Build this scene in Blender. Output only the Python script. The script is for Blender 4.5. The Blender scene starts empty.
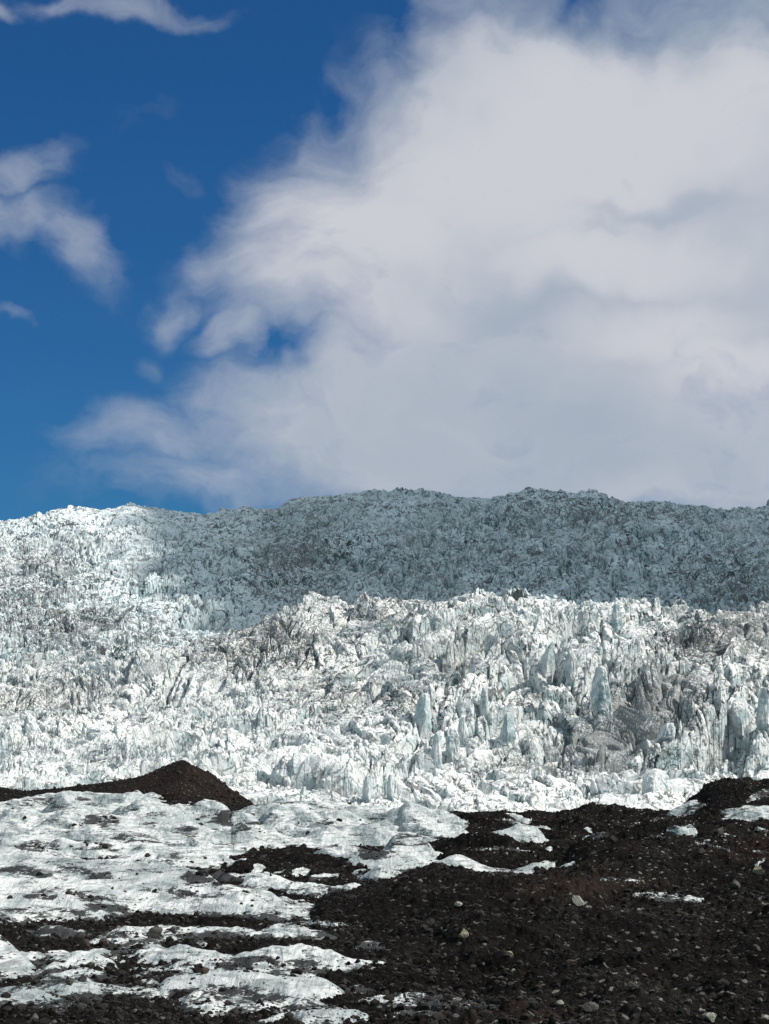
import bpy, math, random
import numpy as np

# ------------------------------------------------------------------ survey constants
F = 2133.0            # focal length in pixels of the 769x1024 frame
EYE = 12.0            # height of the eye above the flat debris in front
HOR = 770.0           # eye level row
CX = 384.5
random.seed(7)
rng = np.random.default_rng(11)
scn = bpy.context.scene
COL = scn.collection

def Zat(y, row):      # height of a point at distance y seen under a given elevation
    return EYE + y * (HOR - row) / F

# ------------------------------------------------------------------ numpy noise
NT = 4096
def _tab(seed):
    r = np.random.default_rng(seed)
    return r.permutation(NT).astype(np.int32), r.random((4, NT)).astype(np.float32)

def vnoise(x, y, seed=0):
    P, R = _tab(seed)
    ang = R[0] * 2 * np.pi
    gx, gy = np.cos(ang), np.sin(ang)
    xi = np.floor(x).astype(np.int32); yi = np.floor(y).astype(np.int32)
    fx = (x - xi).astype(np.float32); fy = (y - yi).astype(np.float32)
    u = fx*fx*fx*(fx*(fx*6-15)+10); v = fy*fy*fy*(fy*(fy*6-15)+10)
    def g(a, b):
        h = P[(P[(xi+a) & (NT-1)] + yi + b) & (NT-1)]
        return gx[h]*(fx-a) + gy[h]*(fy-b)
    n0 = g(0, 0)*(1-u) + g(1, 0)*u
    n1 = g(0, 1)*(1-u) + g(1, 1)*u
    return (n0*(1-v) + n1*v) * 1.5

def fbm(x, y, octv=4, seed=0, gain=0.5, lac=2.03, ridge=False):
    a = 1.0; s = 0; tot = 0
    for o in range(octv):
        n = vnoise(x + 17.3*o, y - 9.1*o, seed + o)
        if ridge: n = 1 - 2*np.abs(n)
        s = s + a*n; tot += a
        a *= gain; x = x*lac; y = y*lac
    return s / tot

def vor(x, y, seed=0):
    """F1, F2, four random numbers of the nearest cell, offset from its centre"""
    P, R = _tab(seed + 500)
    xi = np.floor(x).astype(np.int32); yi = np.floor(y).astype(np.int32)
    fx = (x - xi).astype(np.float32); fy = (y - yi).astype(np.float32)
    F1 = np.full(x.shape, 9, np.float32); F2 = F1.copy()
    ID = np.zeros(x.shape, np.int32); DX = F1*0; DY = F1*0
    for a in (-1, 0, 1):
        for b in (-1, 0, 1):
            h = P[(P[(xi+a) & (NT-1)] + yi + b) & (NT-1)]
            dx = fx - a - R[0][h]; dy = fy - b - R[1][h]
            d = np.sqrt(dx*dx + dy*dy)
            m = d < F1
            F2 = np.where(m, F1, np.minimum(F2, d))
            F1 = np.where(m, d, F1)
            ID = np.where(m, h, ID); DX = np.where(m, dx, DX); DY = np.where(m, dy, DY)
    return F1, F2, R[2][ID], R[3][ID], R[0][(ID*7+3) & (NT-1)], R[1][(ID*5+11) & (NT-1)], DX, DY

def sstep(a, b, x):
    t = np.clip((x-a)/(b-a), 0, 1)
    return t*t*(3-2*t)

# ------------------------------------------------------------------ mesh helpers
def link(o):
    COL.objects.link(o); return o

def mesh_np(name, V, faces, mat, smooth=False, attrs=None, nside=4):
    me = bpy.data.meshes.new(name)
    V = np.ascontiguousarray(V, dtype=np.float32); faces = np.ascontiguousarray(faces, dtype=np.int32)
    nf = faces.size // nside
    me.vertices.add(len(V)); me.vertices.foreach_set('co', V.ravel())
    me.loops.add(nf*nside); me.loops.foreach_set('vertex_index', faces.ravel())
    me.polygons.add(nf)
    me.polygons.foreach_set('loop_start', np.arange(0, nf*nside, nside, dtype=np.int32))
    me.polygons.foreach_set('use_smooth', np.full(nf, smooth, dtype=bool))
    me.update(calc_edges=True)
    for k, a in (attrs or {}).items():
        at = me.attributes.new(k, 'FLOAT', 'POINT')
        at.data.foreach_set('value', np.ascontiguousarray(a, dtype=np.float32).ravel())
    me.materials.append(mat)
    return link(bpy.data.objects.new(name, me))

def grid_faces(nr, nc, keep=None):
    i = np.arange(nr*nc, dtype=np.int32).reshape(nr, nc)
    q = np.stack([i[:-1, :-1], i[:-1, 1:], i[1:, 1:], i[1:, :-1]], -1).reshape(-1, 4)
    if keep is not None:
        k = keep
        kk = (k[:-1, :-1] | k[:-1, 1:] | k[1:, 1:] | k[1:, :-1]).reshape(-1)
        q = q[kk]
    return q

def compact(V, q, attrs):
    used = np.zeros(len(V), bool); used[q.ravel()] = True
    m = np.cumsum(used) - 1
    return V[used], m[q].astype(np.int32), {k: a.ravel()[used] for k, a in attrs.items()}

def tag(o, label=None, cat=None, group=None, kind=None):
    if label: o['label'] = label
    if cat: o['category'] = cat
    if group: o['group'] = group
    if kind: o['kind'] = kind
    return o

# columns of the survey fan: dense over the middle, coarser to the sides
def columns(n, half=0.188, wide=0.42, nw=90):
    c = np.linspace(-half, half, n)
    t = np.linspace(0, 1, nw+1)[1:]
    o = half + (wide-half)*(t**1.6)
    return np.concatenate([-o[::-1], c, o]).astype(np.float32)

# ------------------------------------------------------------------ node helpers
def new_mat(name):
    m = bpy.data.materials.new(name); m.use_nodes = True
    nt = m.node_tree; nt.nodes.clear()
    out = nt.nodes.new('ShaderNodeOutputMaterial')
    return m, nt, out

class NB:
    def __init__(s, nt): s.nt = nt
    def n(s, t, **k):
        nd = s.nt.nodes.new(t)
        for a, b in k.items(): setattr(nd, a, b)
        return nd
    def l(s, a, b): s.nt.links.new(a, b)
    def put(s, sock, v):
        if hasattr(v, 'is_output'): s.l(v, sock)
        else: sock.default_value = v
    def math(s, op, a, b=0.0, c=None, clamp=False):
        nd = s.n('ShaderNodeMath', operation=op, use_clamp=clamp)
        s.put(nd.inputs[0], a); s.put(nd.inputs[1], b)
        if c is not None: s.put(nd.inputs[2], c)
        return nd.outputs[0]
    def rng(s, v, a, b, c=0.0, d=1.0, smooth=True):
        nd = s.n('ShaderNodeMapRange', interpolation_type='SMOOTHSTEP' if smooth else 'LINEAR')
        s.put(nd.inputs[0], v)
        for i, x in enumerate((a, b, c, d)): s.put(nd.inputs[i+1], x)
        return nd.outputs[0]
    def mix(s, f, a, b, mode='MIX'):
        nd = s.n('ShaderNodeMix', data_type='RGBA', blend_type=mode)
        s.put(nd.inputs[0], f)
        s.put(nd.inputs[6], a if hasattr(a, 'is_output') else (*a, 1))
        s.put(nd.inputs[7], b if hasattr(b, 'is_output') else (*b, 1))
        return nd.outputs[2]
    def map(s, vec, loc=(0,0,0), rot=(0,0,0), scale=(1,1,1), typ='POINT'):
        nd = s.n('ShaderNodeMapping', vector_type=typ)
        s.l(vec, nd.inputs[0]); nd.inputs[1].default_value = loc
        nd.inputs[2].default_value = rot; nd.inputs[3].default_value = scale
        return nd.outputs[0]
    def noise(s, vec, scale, detail=4, rough=0.55, dist=0.0, dims='3D'):
        nd = s.n('ShaderNodeTexNoise', noise_dimensions=dims)
        if vec is not None: s.l(vec, nd.inputs['Vector'])
        nd.inputs['Scale'].default_value = scale; nd.inputs['Detail'].default_value = detail
        nd.inputs['Roughness'].default_value = rough; nd.inputs['Distortion'].default_value = dist
        return nd.outputs[0], nd.outputs[1]
    def pos(s): return s.n('ShaderNodeNewGeometry')
    def attr(s, name): return s.n('ShaderNodeAttribute', attribute_name=name).outputs['Fac']

# ------------------------------------------------------------------ materials
def mat_icefall(name, fine=1.0, dirt_and_shade=1.0, crust=(0.86, 0.85, 0.82), wall=(0.42, 0.52, 0.525), soft=False):
    m, nt, out = new_mat(name); b = NB(nt)
    g = b.pos(); P = g.outputs['Position']
    bs = b.n('ShaderNodeBsdfPrincipled')
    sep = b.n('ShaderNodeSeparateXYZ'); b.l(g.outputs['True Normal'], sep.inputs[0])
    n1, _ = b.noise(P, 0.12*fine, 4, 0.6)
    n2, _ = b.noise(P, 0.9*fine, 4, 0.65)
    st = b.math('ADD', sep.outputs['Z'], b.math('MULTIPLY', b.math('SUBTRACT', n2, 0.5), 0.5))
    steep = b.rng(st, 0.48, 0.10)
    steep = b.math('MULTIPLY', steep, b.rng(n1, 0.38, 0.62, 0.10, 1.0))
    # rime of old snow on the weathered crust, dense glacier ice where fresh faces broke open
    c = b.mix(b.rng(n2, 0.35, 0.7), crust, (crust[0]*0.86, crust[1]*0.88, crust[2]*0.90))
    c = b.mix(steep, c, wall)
    # seams of ash frozen into the ice
    warp = b.n('ShaderNodeVectorMath', operation='ADD'); _, nc = b.noise(P, 0.10*fine, 3, 0.5)
    sc = b.n('ShaderNodeVectorMath', operation='SCALE'); b.l(nc, sc.inputs[0]); sc.inputs['Scale'].default_value = 14.0/fine
    b.l(P, warp.inputs[0]); b.l(sc.outputs[0], warp.inputs[1])
    v1, _ = b.noise(warp.outputs[0], 0.13*fine, 4, 0.62)
    v2, _ = b.noise(warp.outputs[0], 0.33*fine, 3, 0.6)
    seam = b.rng(b.math('ABSOLUTE', b.math('SUBTRACT', v1, 0.5)), 0.0, 0.034, 1.0, 0.0)
    seam2 = b.rng(b.math('ABSOLUTE', b.math('SUBTRACT', v2, 0.5)), 0.0, 0.050, 1.0, 0.0)
    # crevice shade painted as dark veins along a fracture net
    def net(scale, w0, w1, seedloc):
        vn = b.n('ShaderNodeTexVoronoi', feature='DISTANCE_TO_EDGE')
        b.l(b.map(warp.outputs[0], loc=seedloc, rot=(0.35, 0.2, 0.4), scale=(scale*fine, scale*fine*0.8, scale*fine*0.55)), vn.inputs['Vector']); vn.inputs['Scale'].default_value = 1.0
        wn, _ = b.noise(b.map(P, loc=seedloc), scale*fine*0.9, 3, 0.6)
        return b.math('MULTIPLY', b.rng(vn.outputs['Distance'], w0, w1, 1.0, 0.0), b.rng(wn, 0.46, 0.55))
    fr = b.math('MAXIMUM', net(0.20, 0.02, 0.085, (3, 1, 7)), net(0.42, 0.02, 0.12, (13, 5, 2)))
    area = b.math('ADD', b.attr('dirt'), b.math('MULTIPLY', b.math('SUBTRACT', n1, 0.5), 0.9))
    s = b.math('MULTIPLY', b.math('MAXIMUM', seam, seam2), b.rng(area, 0.0, 0.40, 0.10, 1.0))
    n3, _ = b.noise(P, 1.6*fine, 5, 0.7)
    patch = b.math('MULTIPLY', b.rng(b.math('ADD', n3, b.math('MULTIPLY', area, 0.22)), 0.62, 0.69), b.rng(area, 0.1, 0.5))
    heavy = b.math('MULTIPLY', b.rng(b.math('ADD', n3, b.math('MULTIPLY', n1, 0.6)), 0.68, 0.80), b.rng(area, 0.45, 0.85))
    patch = b.math('MAXIMUM', patch, heavy)
    crevice_shade = b.math('MULTIPLY', fr, b.rng(area, -0.45, 0.25, 0.45, 0.98))
    d = b.math('MULTIPLY', b.math('MAXIMUM', b.math('MAXIMUM', s, crevice_shade), patch), dirt_and_shade, clamp=True)
    c = b.mix(b.math('MULTIPLY', d, 0.96, clamp=True), c, (0.024, 0.026, 0.028))
    # thin grey veil of fine ash over larger areas
    n4, _ = b.noise(P, 0.035*fine, 3, 0.5)
    veil = b.math('MULTIPLY', b.rng(b.math('ADD', n4, b.math('MULTIPLY', b.attr('dirt'), 0.3)), 0.5, 0.8), 0.22*dirt_and_shade)
    c = b.mix(b.rng(b.noise(P, 0.022*fine, 5, 0.6)[0], 0.42, 0.62, 0.30, 0.0), c, (0.45, 0.49, 0.49))
    c = b.mix(veil, c, (0.38, 0.365, 0.345))
    b.l(c, bs.inputs['Base Color'])
    bs.inputs['Roughness'].default_value = 0.75
    bs.inputs['Specular IOR Level'].default_value = 0.15
    bp = b.n('ShaderNodeBump'); bp.inputs['Strength'].default_value = 0.8; bp.inputs['Distance'].default_value = 0.5/fine
    b.l(n2, bp.inputs['Height']); b.l(bp.outputs[0], bs.inputs['Normal'])
    b.l(bs.outputs[0], out.inputs[0])
    return m

def mat_tongue(name):
    m, nt, out = new_mat(name); b = NB(nt)
    g = b.pos(); P = g.outputs['Position']
    bs = b.n('ShaderNodeBsdfPrincipled')
    n1, _ = b.noise(b.map(P, rot=(0, 0, 0.5), scale=(0.07, 0.022, 0.25)), 1.0, 6, 0.60, 0.6)
    # melt-water runnels and foliation that slant across the flanks
    st, _ = b.noise(b.map(P, rot=(0, 0, 0.5), scale=(3.0, 0.18, 2.2)), 1.0, 5, 0.6, 0.6)
    st2, _ = b.noise(b.map(P, rot=(0, 0, -0.15), scale=(0.45, 0.22, 3.5)), 1.0, 6, 0.68, 0.5)
    fine, _ = b.noise(P, 6.0, 4, 0.7)
    c = b.mix(b.rng(n1, 0.34, 0.52), (0.30, 0.335, 0.335), (0.72, 0.715, 0.695))  # broad grey areas painted in for the weak shading of the domes
    c = b.mix(b.rng(st, 0.46, 0.62, 0.0, 0.60), c, (0.36, 0.41, 0.41))
    c = b.mix(b.rng(st2, 0.48, 0.62, 0.0, 0.75), c, (0.16, 0.18, 0.18))
    c = b.mix(b.rng(fine, 0.52, 0.75, 0.0, 0.22), c, (0.35, 0.36, 0.35))
    # windblown grit: streaks and peppering, heavier where the sheet thins out
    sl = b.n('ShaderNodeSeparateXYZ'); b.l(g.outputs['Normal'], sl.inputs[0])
    flank_shade = b.rng(b.math('ADD', sl.outputs['Z'], b.math('MULTIPLY', b.math('SUBTRACT', st, 0.5), 0.20)), 0.975, 0.87)  # steeper flanks coloured greyer, painting in the shading of the domes
    c = b.mix(b.math('MULTIPLY', flank_shade, 0.8), c, b.mix(b.rng(st, 0.42, 0.58), (0.42, 0.465, 0.46), (0.20, 0.235, 0.235)))
    thin = b.attr('dirt')
    gr, _ = b.noise(b.map(P, scale=(0.32, 0.16, 1.6)), 1.0, 6, 0.68, 0.7)
    sp, _ = b.noise(P, 3.2, 4, 0.75)
    a = b.math('ADD', gr, b.math('MULTIPLY', thin, 0.17))
    a = b.math('ADD', a, b.math('MULTIPLY', b.math('SUBTRACT', sp, 0.5), 0.55))
    gb, _ = b.noise(b.map(P, loc=(3, 40, 0), rot=(0, 0, 0.35), scale=(0.085, 0.04, 0.5)), 1.0, 7, 0.66, 1.2)
    a = b.math('ADD', a, b.math('MULTIPLY', b.math('SUBTRACT', gb, 0.5), 0.95))
    grit = b.rng(a, 0.585, 0.655)
    c = b.mix(b.math('MULTIPLY', grit, 0.95), c, (0.014, 0.012, 0.0115))
    b.l(c, bs.inputs['Base Color'])
    bs.inputs['Roughness'].default_value = 0.7; bs.inputs['Specular IOR Level'].default_value = 0.2
    h = b.math('ADD', b.math('MULTIPLY', st, 0.7), b.math('ADD', b.math('MULTIPLY', st2, 0.8), b.math('MULTIPLY', fine, 0.25)))
    bp = b.n('ShaderNodeBump'); bp.inputs['Strength'].default_value = 0.9; bp.inputs['Distance'].default_value = 0.35
    b.l(h, bp.inputs['Height']); b.l(bp.outputs[0], bs.inputs['Normal'])
    b.l(bs.outputs[0], out.inputs[0])
    return m

def mat_debris(name, coarse=1.0):
    m, nt, out = new_mat(name); b = NB(nt)
    g = b.pos(); P = g.outputs['Position']
    bs = b.n('ShaderNodeBsdfPrincipled')
    big, _ = b.noise(b.map(P, scale=(0.03, 0.014, 0.1)), 1.0, 4, 0.6)
    mid, _ = b.noise(P, 0.8*coarse, 5, 0.7)
    vo = b.n('ShaderNodeTexVoronoi'); b.l(P, vo.inputs['Vector']); vo.inputs['Scale'].default_value = 3.2*coarse
    vs = b.n('ShaderNodeSeparateColor'); b.l(vo.outputs['Color'], vs.inputs[0])
    c = b.mix(b.rng(mid, 0.3, 0.7), (0.0032, 0.0028, 0.0027), (0.0130, 0.0110, 0.0100))
    c = b.mix(b.rng(vs.outputs[0], 0.6, 1.0, 0.0, 0.8), c, (0.028, 0.025, 0.022))
    c = b.mix(b.rng(vs.outputs[1], 0.965, 0.98, 0.0, 0.8), c, (0.20, 0.195, 0.18))
    c = b.mix(b.rng(big, 0.55, 0.72, 0.0, 0.6), c, (0.030, 0.014, 0.012), 'MIX')
    relief_shade, _ = b.noise(b.map(P, loc=(50, 9, 0), scale=(0.05, 0.03, 0.2)), 1.0, 5, 0.6, 0.5)
    c = b.mix(b.rng(relief_shade, 0.40, 0.60, 0.75, 0.0), c, (0.004, 0.0034, 0.0032))  # dark patches painted in as shading of the debris relief
    c = b.mix(b.math('MULTIPLY', b.attr('dirt'), 0.7), c, (0.045, 0.029, 0.024))
    b.l(c, bs.inputs['Base Color'])
    bs.inputs['Roughness'].default_value = 0.95; bs.inputs['Specular IOR Level'].default_value = 0.03
    bp = b.n('ShaderNodeBump'); bp.inputs['Strength'].default_value = 1.0; bp.inputs['Distance'].default_value = 0.25/coarse
    h = b.math('ADD', mid, b.math('MULTIPLY', vo.outputs['Distance'], -0.5))
    b.l(h, bp.inputs['Height']); b.l(bp.outputs[0], bs.inputs['Normal'])
    b.l(bs.outputs[0], out.inputs[0])
    return m

def mat_rock(name, ca, cb, scale=3.0):
    m, nt, out = new_mat(name); b = NB(nt)
    g = b.pos(); P = g.outputs['Position']
    bs = b.n('ShaderNodeBsdfPrincipled')
    n, _ = b.noise(P, scale, 5, 0.7)
    isl = g.outputs['Random Per Island']
    c = b.mix(b.rng(n, 0.3, 0.7), ca, cb)
    k = b.rng(isl, 0.0, 1.0, 0.5, 1.4, smooth=False)
    v = b.n('ShaderNodeVectorMath', operation='SCALE'); b.l(c, v.inputs[0]); b.l(k, v.inputs['Scale'])
    b.l(v.outputs[0], bs.inputs['Base Color'])
    bs.inputs['Roughness'].default_value = 0.9; bs.inputs['Specular IOR Level'].default_value = 0.08
    bp = b.n('ShaderNodeBump'); bp.inputs['Strength'].default_value = 0.7; bp.inputs['Distance'].default_value = 0.08
    b.l(n, bp.inputs['Height']); b.l(bp.outputs[0], bs.inputs['Normal'])
    b.l(bs.outputs[0], out.inputs[0])
    return m

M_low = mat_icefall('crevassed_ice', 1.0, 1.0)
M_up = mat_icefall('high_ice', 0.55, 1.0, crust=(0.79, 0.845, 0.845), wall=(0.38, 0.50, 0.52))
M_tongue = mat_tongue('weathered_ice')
M_deb = mat_debris('moraine_debris')
M_deb_far = mat_debris('far_moraine_debris', 0.7)
M_rub = mat_rock('rubble_rock', (0.009, 0.0082, 0.0078), (0.038, 0.035, 0.032))
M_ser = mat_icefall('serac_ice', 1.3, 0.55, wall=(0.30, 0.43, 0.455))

# ------------------------------------------------------------------ icefall
def poly(pts, x):
    p = np.array(pts, float)
    return np.interp(x, p[:, 0], p[:, 1])

def base_icefall(u, y):
    """large form of the glacier: height over (direction, distance)"""
    px = CX + F*u
    key = []   # (distance, row) -> heights
    w = 14
    def S(pts):                                 # a smoothed line
        g = np.arange(-700, 1500, 4.0); v = poly(pts, g)
        k = np.hanning(11); k /= k.sum()
        v = np.convolve(np.pad(v, 5, mode='edge'), k, 'valid')
        return np.interp(px, g, v)
    dome = S([(-700,720),(0,716),(120,712),(220,706),(300,690),(370,662),(430,635),(480,620),(540,606),(600,600),(650,603),(700,608),(769,611),(1500,640)])
    back = S([(-700,668),(0,664),(100,658),(180,652),(240,634),(290,617),(340,612),(400,602),(440,597),(480,594),(520,597),(560,608),(620,614),(700,620),(769,622),(1500,640)])
    sky  = S([(-700,560),(-100,530),(0,519),(30,514),(60,508),(85,506),(98,511),(110,508),(130,505),(150,509),(165,514),(200,512),(230,510),(248,503),(262,508),(285,505),(300,500),(350,494),(420,491),(450,495),(500,498),(520,491),(560,490),(600,491),(612,498),(640,499),(670,501),(730,511),(769,505),(900,515),(1500,590)])
    ys = [500, 560, 600, 680, 760, 840, 885, 960, 1000, 1100, 1180, 1300, 1420, 1540, 1640, 1720, 1950, 2400]
    L = sstep(330, 150, px)                     # how much the left flank runs straight up
    rows = []
    rows.append(Zat(500, 842+0*px))
    rows.append(Zat(560, 822+0*px))
    rows.append(Zat(600, 808+0*px))
    rows.append(Zat(680, 772 - 0*px) )
    rows.append(Zat(760, 0.45*772 + 0.55*dome + 0*px))
    rows.append(Zat(840, dome + 0))
    rows.append(Zat(885, dome + 20))
    rows.append(Zat(960, back + 0))
    zb = Zat(960, back)
    rows.append(zb - 1 + 2*L)
    rows.append(zb - 5 + L*13)
    rows.append(Zat(1180, 640 - 4*L + 0*px))
    rows.append(Zat(1300, 606 + 0*px))
    rows.append(Zat(1420, 574 + 0.2*(sky-500)))
    rows.append(Zat(1540, 540 + 0.5*(sky-500)))
    rows.append(Zat(1640, sky + 6))
    rows.append(Zat(1720, sky + 6))
    rows.append(Zat(1720, sky) - 8)
    rows.append(Zat(1720, sky) - 60)
    ys = np.array(ys, float)
    Z = np.zeros_like(u)
    for i in range(len(ys)-1):
        m = (y >= ys[i]) & (y <= ys[i+1])
        t = (y - ys[i])/(ys[i+1]-ys[i])
        Z = np.where(m, rows[i]*(1-t) + rows[i+1]*t, Z)
    return Z

def shatter(x, y, size, seed, tilt, jump, crack, cw=0.12, ax=1.0, ay=1.0, ang=None):
    """ice broken into tilted blocks: one Voronoi cell per block"""
    sx, sy = x/(size*ax), y/(size*ay)
    F1, F2, r0, r1, r2, r3, dx, dy = vor(sx, sy, seed)
    h = jump*(r0-0.5)*2 + size*tilt*((r1-0.5)*2*dx*ax + (r2-0.30)*1.5*dy*ay)
    e = F2 - F1
    h = h - crack*np.exp(-(e/cw)**2)
    h = h + jump*0.7*(r3**6)*sstep(0.02, 0.2, e)          # the odd tower
    return h

def icefall(name, y0, y1, nr, ncol, mat, big, gam=1.0, scale=1.0, seed=1, dirt_spots=()):
    t = np.linspace(0, 1, nr, dtype=np.float32)
    yy = y0 + (y1-y0)*t**gam
    us = columns(ncol)
    U, Y = np.meshgrid(us, yy)
    X = U*Y
    px = CX + F*U
    Z = base_icefall(U, Y)
    row = HOR - F*(Z-EYE)/Y
    # the flow bends and shears the blocks
    s = scale
    wx = fbm(X/(60*s), Y/(60*s), 3, seed)*26*s; wy = fbm(X/(60*s)+7, Y/(60*s)-3, 3, seed+9)*26*s
    qx = X + wx; qy = Y + wy
    sh = vnoise(X/(90*s), Y/(90*s), seed+20)*0.9
    ax_ = qx + sh*qy*0.0 + 0.35*qy*0
    wx2 = fbm(X/(9*s), Y/(9*s), 3, seed+31)*1.3*s; wy2 = fbm(X/(9*s)+5, Y/(9*s), 3, seed+41)*1.3*s
    B = big(px, row)
    Z = Z + (fbm(X/(110*s), Y/(80*s), 3, seed+50)*7 + fbm(qx/(38*s), qy/(30*s), 2, seed+55, ridge=True)*3.0)*s*(0.35 + B)
    H = 0
    MD = 0.35 + 1.0*sstep(-0.35, 0.3, fbm(X/(33*s), Y/(40*s), 3, seed+150))
    c_, s_ = math.cos(0.75), math.sin(0.75)
    rx_ = (qx+wx2)*c_ + (qy+wy2)*s_; ry_ = -(qx+wx2)*s_ + (qy+wy2)*c_
    H = H + B*(sstep(560, 660, Y))*shatter(rx_, ry_, 11*s, seed+60, 0.6, 2.0*s, 3.6*s, 0.08, 1.3, 0.8)
    H = H + (0.45+0.6*B)*shatter(qx+wx2*0.8, qy+wy2*0.8, 6.8*s, seed+70, 0.65, 1.1*s, 2.4*s, 0.09, 1.25, 1.2)
    H = H + (0.6+0.3*B)*MD*shatter(qx+wx2*0.6, qy+wy2*0.6, 3.1*s, seed+80, 0.62, 0.5*s, 1.2*s, 0.10, 1.35, 1.1)
    H = H + MD*shatter(qx+wx2*0.4, qy+wy2*0.4, 1.5*s, seed+90, 0.45, 0.13*s, 0.16*s, 0.10, 1.3)
    H = H + fbm(X/(1.1*s), Y/(1.1*s), 2, seed+95)*0.18*s
    H = H + shatter(rx_, ry_, 36*s, seed+160, 0.16, 2.4*s, 6.0*s, 0.045, 2.3, 0.7)
    H = H*(0.50 + 0.50*sstep(580, 680, Y))*(1 - 0.45*sstep(1450, 1640, Y))
    Z = Z + H - 2.6*sstep(700, 800, Y)*sstep(1150, 1000, Y)
    D = np.zeros_like(Z)
    for (cx, cy, rx, ry, a) in dirt_spots:
        D = np.maximum(D, a*np.exp(-(((px-cx)/rx)**2 + ((row-cy)/ry)**2)))
    V = np.stack([X, Y, Z], -1).reshape(-1, 3)
    o = mesh_np(name, V, grid_faces(nr, len(us)), mat, False, {'dirt': D.ravel()})
    o['kind'] = 'structure'
    return o, (us, yy, Z)

dirt_low = [(650,715,55,38,1.15),(600,745,45,25,0.9),(700,640,50,22,0.7),(560,690,50,25,0.25),(240,655,60,18,0.45),(330,690,70,25,0.35),
            (410,690,40,22,0.45),(530,775,50,14,0.7),(280,640,60,25,0.6),(60,690,90,30,0.4),(480,650,80,25,0.35),
            (740,640,60,30,0.8),(600,770,40,20,0.7),(390,610,120,14,0.3)]
def big_low(px, row):
    b = 0.28 + 0.42*sstep(340, 520, px)*sstep(600, 640, row)
    b = b + 0.25*np.exp(-(((px-640)/110)**2+((row-690)/50)**2))
    return b*sstep(505, 560, 560+0*px)
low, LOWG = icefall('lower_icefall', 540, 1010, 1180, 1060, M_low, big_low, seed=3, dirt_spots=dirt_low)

dirt_up = [(70,640,100,30,0.6),(30,600,80,60,0.45),(600,520,200,25,0.35),(730,590,80,40,0.5),(480,560,200,50,0.3),(300,560,60,60,0.5)]
def big_up(px, row):
    return 0.34 + 0.22*sstep(250, 420, px)
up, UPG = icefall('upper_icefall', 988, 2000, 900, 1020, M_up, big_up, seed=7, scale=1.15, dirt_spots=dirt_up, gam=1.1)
# the two meshes meet in the hollow behind the lower crest
tag(low, 'lower tier of the icefall, sunlit white seracs and dirty crevasses')
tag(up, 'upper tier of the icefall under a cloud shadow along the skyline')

# ------------------------------------------------------------------ foreground
BY = np.array([20, 60, 95, 135, 190, 280, 370, 450, 500, 540, 700], float)
BZ = np.array([-1.0, 0.4, 0.7, 0.6, 0.4, 1.2, 2.2, 2.6, 1.0, -2.0, -6.0], float)
_gy = np.linspace(60, 460, 2000)
_grow = HOR - F*(np.interp(_gy, BY, BZ) - EYE)/_gy
def dist_of_row(r):      # distance at which the plain ground is seen under row r
    return np.interp(-np.asarray(r, float), -_grow, _gy)

GX = np.arange(-520, 1300, 1.0)
def line(pts, sm=7, ext=True):
    v = poly(pts, GX)
    k = np.hanning(sm+2); k /= k.sum()
    return np.convolve(np.pad(v, (len(k)-1)//2, mode='edge'), k, 'valid')[:len(GX)]

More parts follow.
